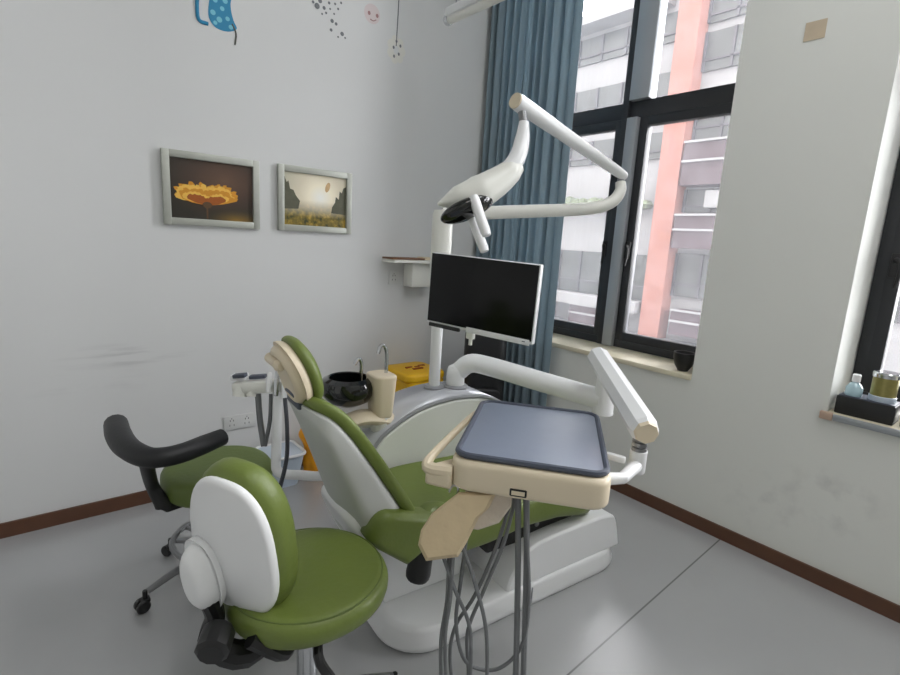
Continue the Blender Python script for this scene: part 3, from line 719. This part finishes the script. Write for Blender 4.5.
# light post
post = dp('light_post', MB().tube([(PB.x, PB.y, .80), (PB.x, PB.y, 1.40)], .027, 20), M['white'])
ztop = 1.63
dp('post_sleeve', MB().lathe([(0, 1.36), (.042, 1.36), (.047, 1.38), (.047, ztop-.02), (.04, ztop), (0, ztop+.004)], (PB.x, PB.y, 0), 24), M['white_warm'], post)
EL = ch(at(621, 178, 2.45)); E1 = ch(at(585, 209, 2.42)); E2 = ch(at(610, 203, 2.44))
A0 = Vector((PB.x, PB.y, ch(at(440, 202, 2.33)).z-.0)); A0.z = 1.612
la_ = dp('lamp_arm', MB().tube([A0, A0.lerp(E1, .5), E1, E2, ch(at(620, 192, 2.45)), EL-Vector((0, 0, .02))], [.03, .03, .029, .029, .027, .024], 16, 4), M['white_warm'])
B0, B1 = ch(at(624, 176, 2.45)), ch(at(516, 101, 1.87))
bd = (B1-B0).normalized()
beam = dp('lamp_beam', MB().tube([B0, B0+bd*.06, B1-bd*.02, B1], [.021, .024, .031, .029], 18), M['white'])
dp('end_cap', MB().tube([B1-bd*.005, B1+bd*.006], .0285, 18), M['cream'], beam)
dp('pivot', MB().tube([EL-Vector((0, 0, .03)), EL+Vector((0, 0, .015))], .016, 12), M['dull_metal'], beam)
# lamp head
N0 = ch(at(522, 112, 1.88)); N1, N2, N3, N4 = ch(at(524, 122, 1.88)), ch(at(522, 140, 1.88)), ch(at(517, 158, 1.86)), ch(at(505, 172, 1.84))
lamp = dp('operating_lamp', MB().tube([ch(at(521, 166, 1.86)), ch(at(512, 171, 1.86)), ch(at(497, 182, 1.85)), ch(at(478, 193, 1.83)), ch(at(457, 199, 1.81)), ch(at(438, 204, 1.80))], [.024, .050, .062, .072, .052, .006], 20, 4, flat=.85), M['white_warm'])
dp('lamp_neck', MB().tube([N1, N2, N3, N4], [.018, .028, .032, .028], 16, 4), M['white'], lamp)
dp('neck_pivot', MB().tube([N0-Vector((0, 0, .0)), N1+Vector((0, 0, -.01))], .015, 12), M['dull_metal'], lamp)
q = ch(at(467, 209, 1.80)); ax = (ch(at(438, 206, 1.79))-ch(at(500, 184, 1.85))).normalized()
dn = Vector((-.35, -.35, -.85)); dn = (dn-ax*dn.dot(ax)).normalized(); sd = ax.cross(dn)
Rm = Matrix((ax, sd, dn)).transposed()
dlabel(dp('reflector', MB().ell(q+dn*.002, (.105, .060, .030), 24, Rm), M['smoked'], lamp), 'dark lamp reflector')
for (xa, ya), (xb, yb_) in (((473, 196), (487, 236)), ((470, 212), (485, 252))):
    a, b = ch(at(xa, ya, 1.76)), ch(at(xb, yb_, 1.74))
    if xa == 470: a, b = ch(at(xa, ya, 1.83)), ch(at(xb, yb_, 1.82))
    dp('lamp_handle', MB().tube([a, a.lerp(b, .1), a.lerp(b, .9), b], [.013, .020, .019, .012], 12, 3, flat=.9), M['white'], lamp)
# instrument arm: thick tube from the side box, then the octagonal spring arm
TBW = (CH_O+CU*TB.x+CV*TB.y+Vector((0, 0, .8))-CAM).dot(fw)
T1 = ch(at(488, 366, TBW-.07)); T2 = ch(at(604, 400, 2.0))
tub = dp('instrument_arm', MB().tube([(TB.x, TB.y, .80), (TB.x, TB.y, .87), ch(at(459, 371, TBW-.01)), ch(at(470, 363.5, TBW-.03)), T1, T1.lerp(T2, .5), T2], [.045, .045, .045, .046, .046, .044, .042], 20, 5), M['white'])
S0, S1 = ch(at(597, 355, 2.03)), ch(at(646, 432, 1.46))
dp('arm_joint', MB().tube([T2+Vector((0, 0, -.055)), T2+Vector((0, 0, .12))], [.040, .036], 18), M['white'], tub)
spd = (S1-S0).normalized()
spring = dp('spring_arm', MB().tube([S0, S0+spd*.02, S1-spd*.015, S1], [.034, .042, .042, .036], 8), M['white'], sharp=20)
dlabel(dp('end_cap', MB().tube([S1-spd*.004, S1+spd*.012], [.037, .032], 8), M['cream'], spring), 'cream end cap')
K0 = S1-spd*.035
dp('pivot_rings', MB().lathe([(0, 0), (.022, 0), (.022, .01), (.018, .012), (.022, .014), (.022, .026), (.018, .028), (.022, .03), (.022, .05), (0, .05)], K0+Vector((0, 0, -.075)), 16), M['dull_metal'], spring)
dp('drop_post', MB().lathe([(0, 0), (.022, 0), (.025, .005), (.025, .07), (0, .07)], K0+Vector((0, 0, -.145)), 16), M['white'], spring)
# tray
TO = Vector((-1.631, -2.034, .94)); e1 = Vector((.624, -.781, 0)); e2 = Vector((.781, .624, 0))
def tr(a, b, c): return ch(TO+e1*a+e2*b+Vector((0, 0, c)))
tray = dp('instrument_tray', MB().pad(rrect(.415, .515, .05, 5), .085, .018, lambda a, b, c: tr(a, b-.005, c-.09), top=1.0, inner=2), M['cream'])
mat_ = dp('tray_mat', MB().pad(rrect(.385, .475, .035, 5), .012, .005, lambda a, b, c: tr(a, b, c-.006), inner=2), M['grey_mat'], tray)
rim = MB().tube([tr(a, b, .004) for a, b in rrect(.39, .48, .04, 5)], .009, 8, closed=True)
dp('mat_rim', rim, M['grey_rim'], tray)
dp('side_rail', MB().tube([tr(-.195, .215, -.03), tr(-.215, .19, -.03), tr(-.238, .05, -.03), tr(-.272, -.19, -.035), tr(-.268, -.232, -.05), tr(-.20, -.236, -.05)], [.011, .011, .011, .012, .018, .02], 10, 4), M['cream'], tray)
dp('rail_shelf', MB().prism([(-.278, -.245), (-.20, -.258), (-.20, -.13), (-.262, -.20)], -.095, -.046, tr), M['cream'], tray, bevel=.01)
dlabel(dp('label_window', MB().box((0, 0, 0), (.044, .004, .020), .003), M['black'], tray), 'small dark-framed window')
o = [c for c in tray.children if c.name.startswith('label_window')][0]
def place_on_front(o, a, z, push=0):
    q = tr(a, -.2635-push, z); o.location = q; o.rotation_euler = (0, 0, math.atan2(e1.y, e1.x)-CH_A)
place_on_front(o, -.022, -.068)
o2 = obj('label_card', MB().box((0, -.0025, 0), (.034, .002, .011)), M['cream'], o)
dp('link_arm', MB().tube([tr(.20, -.13, -.055), tr(.25, -.11, -.055), K0+Vector((0, 0, -.12))], [.018, .016, .02], 12), M['white'], tray)
dp('wing_nut', MB().bar(tr(.21, -.02, -.03), tr(.265, -.03, -.035), .022, .02, .006), M['white'], tray)
# handpiece holder in its beige cover, hanging under the front of the tray
HW = 1.37
def hp(x, y, w=HW): return ch(at(x, y, w))
holder = MB()
secs = [[(462, 490), (480, 497), (476, 505), (455, 515), (445, 505)], [(440, 500), (474, 498), (478, 520), (455, 535), (430, 512)], [(422, 528), (455, 520), (470, 535), (452, 550), (421, 540)], [(418, 545), (440, 545), (464, 548), (452, 559), (424, 560)]]
m = MB()
fr_ = [(459, 492), (497, 492), (489, 508), (479, 517), (467, 542), (458, 557), (426, 561), (418, 545), (421, 530), (432, 513)]
m.rings([[hp(442+(x-442)*.9, 527+(y-527)*.9, 1.345) for x, y in fr_], [hp(x, y, 1.36) for x, y in fr_], [hp(x, y, 1.43) for x, y in fr_], [hp(442+(x-442)*.9, 527+(y-527)*.9, 1.45) for x, y in fr_]])
hold = dp('handpiece_holder', m, M['beige'], sharp=25)
fr2 = [(464, 490), (513, 494), (511, 507), (499, 523), (478, 530), (466, 528), (474, 512)]
m = MB().rings([[hp(x, y, 1.385) for x, y in fr2], [hp(x, y, 1.44) for x, y in fr2]])
dp('film_sleeve', m, M['film'], hold, bevel=.006)
dp('latch', MB().tube([hp(449, 492), hp(452, 486), hp(457, 486), hp(458, 494)], .004, 8, 3), M['chrome'], hold)
def hose(pts, r=.0055, mt='hose', parent=hold, seg=8): return dp('hose', MB().tube([hp(*p) for p in pts], r, seg, 6), M[mt], parent)
hose([(449, 556, 1.39), (447, 600, 1.41), (441, 640, 1.45), (441, 690, 1.49)])
hose([(453, 556, 1.38), (450, 600, 1.40), (445, 640, 1.44), (447, 700, 1.49)])
hose([(443, 556, 1.38), (455, 590, 1.40), (470, 630, 1.44), (470, 690, 1.48)])
hose([(466, 540, 1.40), (461, 580, 1.42), (456, 620, 1.45), (462, 655, 1.48), (476, 668, 1.50), (500, 668, 1.50), (522, 645, 1.48), (529, 600, 1.45), (527, 540, 1.42), (525, 498, 1.40)])
hose([(462, 546, 1.38), (474, 580, 1.40), (486, 630, 1.43), (487, 690, 1.47)])
hose([(512, 497, 1.42), (497, 545, 1.45), (475, 595, 1.48), (456, 625, 1.50), (450, 655, 1.52), (454, 700, 1.55)])
hose([(516, 497, 1.41), (503, 545, 1.44), (484, 590, 1.46), (468, 630, 1.48), (468, 665, 1.50), (470, 700, 1.53)], parent=tray)
for dx in (0, 8.5):
    hose([(518+dx, 496, 1.40), (518+dx, 560, 1.44), (517+dx*.95, 620, 1.47), (515+dx*.9, 700, 1.51)], r=.0085, parent=tray)
# cuspidor
CW = 2.2
def cq(x, y, w=CW): return ch(at(x, y, w))
c0 = cq(381, 389)
cus = dp('cuspidor', MB().pad(rrect(.105, .13, .03), .19, .012, lambda a, b, c: (c0.x+a*(.78+1.2*c), c0.y+b*(.78+1.2*c), c0.z-.12+c)).tube([c0+Vector((-.17, 0, -.13)), c0+Vector((-.08, 0, -.115)), c0+Vector((.05, .02, -.15))], [.05, .06, .07], 14, 4, flat=.5), M['cream'])
bq = cq(348, 390)
m = MB().lathe([(0, -.068), (.05, -.064), (.092, -.042), (.116, -.006), (.120, .026), (.110, .048), (.085, .060), (.080, .056), (.085, .03), (.07, -.03), (0, -.05)], bq, 30)
dlabel(dp('spittoon_bowl', m, M['smoked'], cus), 'black smoked-glass bowl')
t0 = cq(386, 372)
dp('cup_filler', MB().tube([t0+Vector((0, 0, -.02)), t0+Vector((0, 0, .08)), t0+Vector((-.012, 0, .115)), t0+Vector((-.03, 0, .115)), t0+Vector((-.04, 0, .085))], .008, 10, 4), M['chrome'], cus)
t1 = cq(361, 374)
dp('bowl_rinse', MB().tube([t1+Vector((0, 0, -.03)), t1+Vector((0, 0, .05)), t1+Vector((-.015, 0, .068)), t1+Vector((-.032, 0, .045))], .008, 10, 4), M['chrome'], cus)
dp('cuspidor_arm', MB().tube([c0+Vector((0, 0, -.10)), c0+Vector((0, -.01, -.16)), (-.42, .40, .62)], [.045, .04, .05], 14, 3), M['white_warm'], cus)
dp('drain_plate', MB().pad(rrect(.28, .16, .07), .03, .012, lambda a, b, c: (bq.x+.09+a, bq.y+b, c0.z-.17+c)), M['white_warm'], cus)
# assistant's instrument holder
AW = 2.0
def aq(x, y, w=AW): return ch(at(x, y, w))
a0, a1 = aq(233, 388), aq(300, 384)
asst = dp('assistant_holder', MB().bar(a0, a1, .05, .05, .015).tube([aq(240, 396), aq(241, 386)], .028, 12).tube([aq(252, 396), aq(253, 386)], .022, 12), M['white_warm'])
dp('keypad', MB().bar(aq(232, 377), aq(247, 376), .045, .022, .004), M['white'], asst)
dp('keypad_buttons', MB().bar(aq(234, 376, 1.985), aq(246, 375, 1.985), .035, .014, .002), M['grey_rim'], asst)
dp('display_strip', MB().bar(aq(250, 377), aq(266, 376), .03, .014, .003), M['grey_rim'], asst)
for x, y0, y1, r in ((268, 372, 392, .012), (276, 366, 396, .011), (284, 374, 400, .013), (292, 378, 396, .012)):
    dp('suction_handpiece', MB().tube([aq(x, y1, 1.96), aq(x+1, (y0+y1)/2, 1.96), aq(x+2, y0, 1.96)], [r*.7, r, r*.6], 10), M['chrome'] if x in (276, 292) else M['white'], asst)
dp('support_arm', MB().tube([aq(278, 388), aq(277, 430), aq(276, 460), aq(277, 470), aq(284, 474), aq(300, 475), aq(322, 476), aq(352, 470, 2.05)], .019, 12, 4), M['white'], asst)
dp('hose', MB().tube([aq(258, 394), aq(260, 420), aq(264, 446, 2.0)], .012, 8, 4), M['hose'], asst)
dp('hose', MB().tube([aq(271, 394), aq(270, 420), aq(265, 446, 2.0)], .008, 8, 4), M['hose'], asst)
dp('hose', MB().tube([aq(285, 398, 1.93), aq(287, 425, 1.93), aq(287, 455, 1.92), aq(282, 480, 1.9), aq(275, 502, 1.9), aq(264, 520, 1.95), aq(268, 545, 2.05)], .008, 8, 5), M['hose_dark'], asst)

# ------------------------------------------------------------------ monitor on the light post
TL, TR_, BL, BR = at(429, 253, 2.18), at(543, 265, 1.88), at(427, 322, 2.18), at(532.5, 346.5, 1.88)
mc = (TL+TR_+BL+BR)/4; mx = ((TR_-TL)+(BR-BL)).normalized(); mx = Vector((mx.x, mx.y, 0)).normalized()
MW, MH = .512, .300
tilt = math.atan2((TR_-TL).z, (TR_-TL).length)*0.6
mon = thing('monitor', 'flat black-screened monitor mounted on the white post of the dental unit', 'monitor', mc, math.atan2(mx.y, mx.x))
mon.rotation_euler.y = math.radians(1.8)
obj('casing', MB().box((0, .014, 0), (MW, .024, MH), .005), M['white'], mon)
obj('screen', MB().box((0, .0005, .004), (MW-.010, .004, MH-.014), .001), M['screen'], mon)
obj('bottom_bezel', MB().box((.10, -.001, -MH/2+.006), (.29, .008, .022), .002), M['white'], mon)
obj('cable_strip', MB().box((-.16, .002, -MH/2-.004), (.16, .014, .016), .003), M['black'], mon)
obj('power_light', MB().box((.222, -.006, -MH/2+.008), (.012, .002, .003)), M['grey_rim'], mon)
pw = CH_O+CU*PB.x+CV*PB.y
lp = mon.rotation_euler.to_matrix().inverted() @ (Vector((pw.x, pw.y, mc.z-.03))-mc)
obj('mount_arm', MB().box((lp.x*.35, .045, -.03), (.10, .04, .10), .006).bar((lp.x*.35, .06, -.03), Vector((lp.x*.35, .06, -.03)).lerp(Vector((lp.x, lp.y, -.03)), 1-.045/(Vector((lp.x*.65, lp.y-.06, 0)).length)), .04, .05, .006), M['white'], mon)
obj('camera_clip', MB().box((-.03, .012, -MH/2-.018), (.035, .022, .03), .005).tube([(-.028, .012, -MH/2-.03), (-.028, .012, -MH/2-.058)], .008, 10), M['white_warm'], mon)

# ------------------------------------------------------------------ the two rolling stools
def star_base(t, rot, z_hub, R=.29, mt='chrome', ring=None):
    h = obj('hub', MB().lathe([(0, z_hub-.03), (.035, z_hub-.03), (.04, z_hub), (.034, z_hub+.05), (0, z_hub+.05)]), M['dull_metal'], t)
    for k in range(5):
        a = rot+2*PI*k/5; d = Vector((math.cos(a), math.sin(a), 0))
        p = [d*.03+Vector((0, 0, z_hub)), d*R*.55+Vector((0, 0, z_hub-.002)), d*(R-.01)+Vector((0, 0, .078))]
        l = obj('base_leg', MB().tube(p, [.022, .018, .014], 10, 4, flat=.8), M['dull_metal'], t)
        c = MB(); q = d*R; s = Vector((-d.y, d.x, 0))
        for e in (-1, 1): c.lathe([(0, -.009), (.022, -.009), (.026, -.004), (.026, .004), (.022, .009), (0, .009)], q+d*.012+s*.013*e+Vector((0, 0, .026)), 16, axis=s)
        c.tube([q+Vector((0, 0, .03)), q+Vector((0, 0, .085))], .009, 8); c.box(q+Vector((0, 0, .046)), (.034, .034, .016), .006)
        obj('castor', c, M['black'], l)
def ringtube(t, R, z, r=.011, spokes=0, rot=0):
    m = MB().tube([(R*math.cos(2*PI*i/36), R*math.sin(2*PI*i/36), z) for i in range(36)], r, 8, closed=True)
    for k in range(spokes):
        a = rot+2*PI*k/spokes; m.tube([(.025*math.cos(a), .025*math.sin(a), z-.02), (R*math.cos(a), R*math.sin(a), z)], .009, 8)
    return obj('foot_ring', m, M['dull_metal'], t)
SX, SY = -2.23, -.845
st = thing('assistant_stool', 'green rolling stool with a curved black torso arm by the wall', 'stool', (SX, SY, 0), 0, 'green rolling stools')
def r40(a, b, n=44): return superell(a, b, 2.15, n)
obj('seat', MB().pad(r40(.215, .205), .105, .035, lambda a, b, c: (a, b, .42+c), bulge=.004), M['green_dark'], st)
obj('seat_pan', MB().lathe([(0, .385), (.12, .385), (.16, .422), (0, .422)], seg=24), M['black'], st)
obj('gas_column', MB().lathe([(0, .10), (.027, .10), (.027, .26), (.017, .26), (.017, .39), (0, .39)], seg=20), M['chrome'], st)
ca = at(145, 605, 2.01); star_base(st, math.atan2(ca.y-SY, ca.x-SX), .115, .305)
ringtube(st, .185, .19, .012, 3, 2.2)
pts = [on(x, y, 2, .70)-Vector((SX, SY, 0)) for x, y in ((222, 437), (205, 444), (185, 452), (165, 457), (146, 457), (128, 448), (119, 436), (116, 424))]
obj('torso_arm', MB().tube(pts, [.034, .037, .037, .037, .038, .042, .045, .043], 14, 5, flat=.95), M['black_soft'], st)
b0, b1, b2 = on(146, 462, 2, .68), at(152, 485, 1.94), at(163, 508, 1.98)
rel = Vector((SX, SY, 0))
ab = obj('arm_bracket', MB().tube([b0-rel, b1-rel, b2-rel+Vector((0, 0, .015)), b2-rel], [.024, .024, .03, .03], 12, 4, flat=.7).bar(b2-rel, Vector((-.06, 0, .40)), .05, .03, .008), M['black'], st)
# near stool
NX, NY = -2.232, -1.755
ns = thing('dentist_stool', 'green rolling stool with a white-shelled backrest nearest the viewpoint', 'stool', (NX, NY, 0), 0, 'green rolling stools')
ZS = .562
obj('seat', MB().pad(r40(.230, .230), .088, .040, lambda a, b, c: (a*(.955+.5*c), b*(.955+.5*c), ZS-.088+c), bulge=.006), M['green'], ns)
obj('seat_seam', MB().tube([(0.211*math.cos(2*PI*i/44), 0.211*math.sin(2*PI*i/44), ZS-.006) for i in range(44)], .003, 6, closed=True), M['green_dark'], ns)
obj('seat_pan', MB().lathe([(0, ZS-.12), (.10, ZS-.12), (.15, ZS-.086), (0, ZS-.086)], seg=24), M['black'], ns)
obj('gas_column', MB().lathe([(0, .10), (.030, .10), (.030, .34), (.02, .34), (.02, ZS-.125), (0, ZS-.125)], seg=24), M['chrome'], ns)
star_base(ns, math.radians(-9), .115, .29)
bc = Vector((-2.452, -1.805, .735))-Vector((NX, NY, 0))
az = math.radians(30); nf = Vector((math.cos(az), math.sin(az), 0)); lt_ = Vector((-math.sin(az), math.cos(az), 0))
lean = math.radians(11); upb = (Vector((0, 0, 1))*math.cos(lean)-nf*math.sin(lean)); nfb = nf*math.cos(lean)+Vector((0, 0, 1))*math.sin(lean)
def nb(a, b, c): return bc+lt_*a+upb*b+nfb*(c+.8*a*a)
egg = [(a*math.cos(.11)-b*math.sin(.11), b*math.cos(.11)+a*math.sin(.11)) for a, b in superell(.134, .218, 2.7, 44, egg=.15)]
backp = obj('backrest', MB().pad(egg, .088, .036, lambda a, b, c: nb(a, b, c), bulge=.01, inner=5), M['green'], ns)
o = obj('back_shell', MB().pad([(a*.94, b*.94) for a, b in egg], .028, .014, lambda a, b, c: nb(a, b, .012-c), bulge=.012, inner=5), M['white'], backp); o['label'] = 'white plastic rear shell'
obj('back_boss', MB().pad([(a+.066, b-.075) for a, b in superell(.056, .108, 2.5, 30)], .085, .045, lambda a, b, c: nb(a, b, .0-c), top=.86), M['white'], backp)
k0 = nb(.045, -.19, -.05); k1 = Vector((bc.x*.8, bc.y*.8, .45))-nf*.05
mech = obj('back_bracket', MB().tube([nb(.05, -.13, -.055), k0, k0+Vector((0, 0, -.07))-nf*.01, Vector((-.19, -.05, .42)), Vector((-.05, 0, .43))], [.022, .024, .034, .036, .024], 10, 4), M['black'], ns)
kk = at(216, 640, 1.22)-Vector((NX, NY, 0))
obj('tension_knob', MB().lathe([(0, -.03), (.034, -.03), (.04, -.02), (.04, .03), (.03, .04), (0, .04)], kk, 10, axis=(-.5, -.8, -.2)), M['black'], ns)
obj('lever', MB().tube([Vector((-.05, -.03, .425)), at(285, 655, 1.3)-Vector((NX, NY, 0)), at(250, 640, 1.24)-Vector((NX, NY, 0))], [.016, .014, .02], 8, 4), M['black'], ns)
obj('lever', MB().tube([Vector((.03, -.03, .425)), at(318, 655, 1.33)-Vector((NX, NY, 0)), at(332, 680, 1.36)-Vector((NX, NY, 0))], [.014, .013, .014], 8, 4), M['black'], ns)
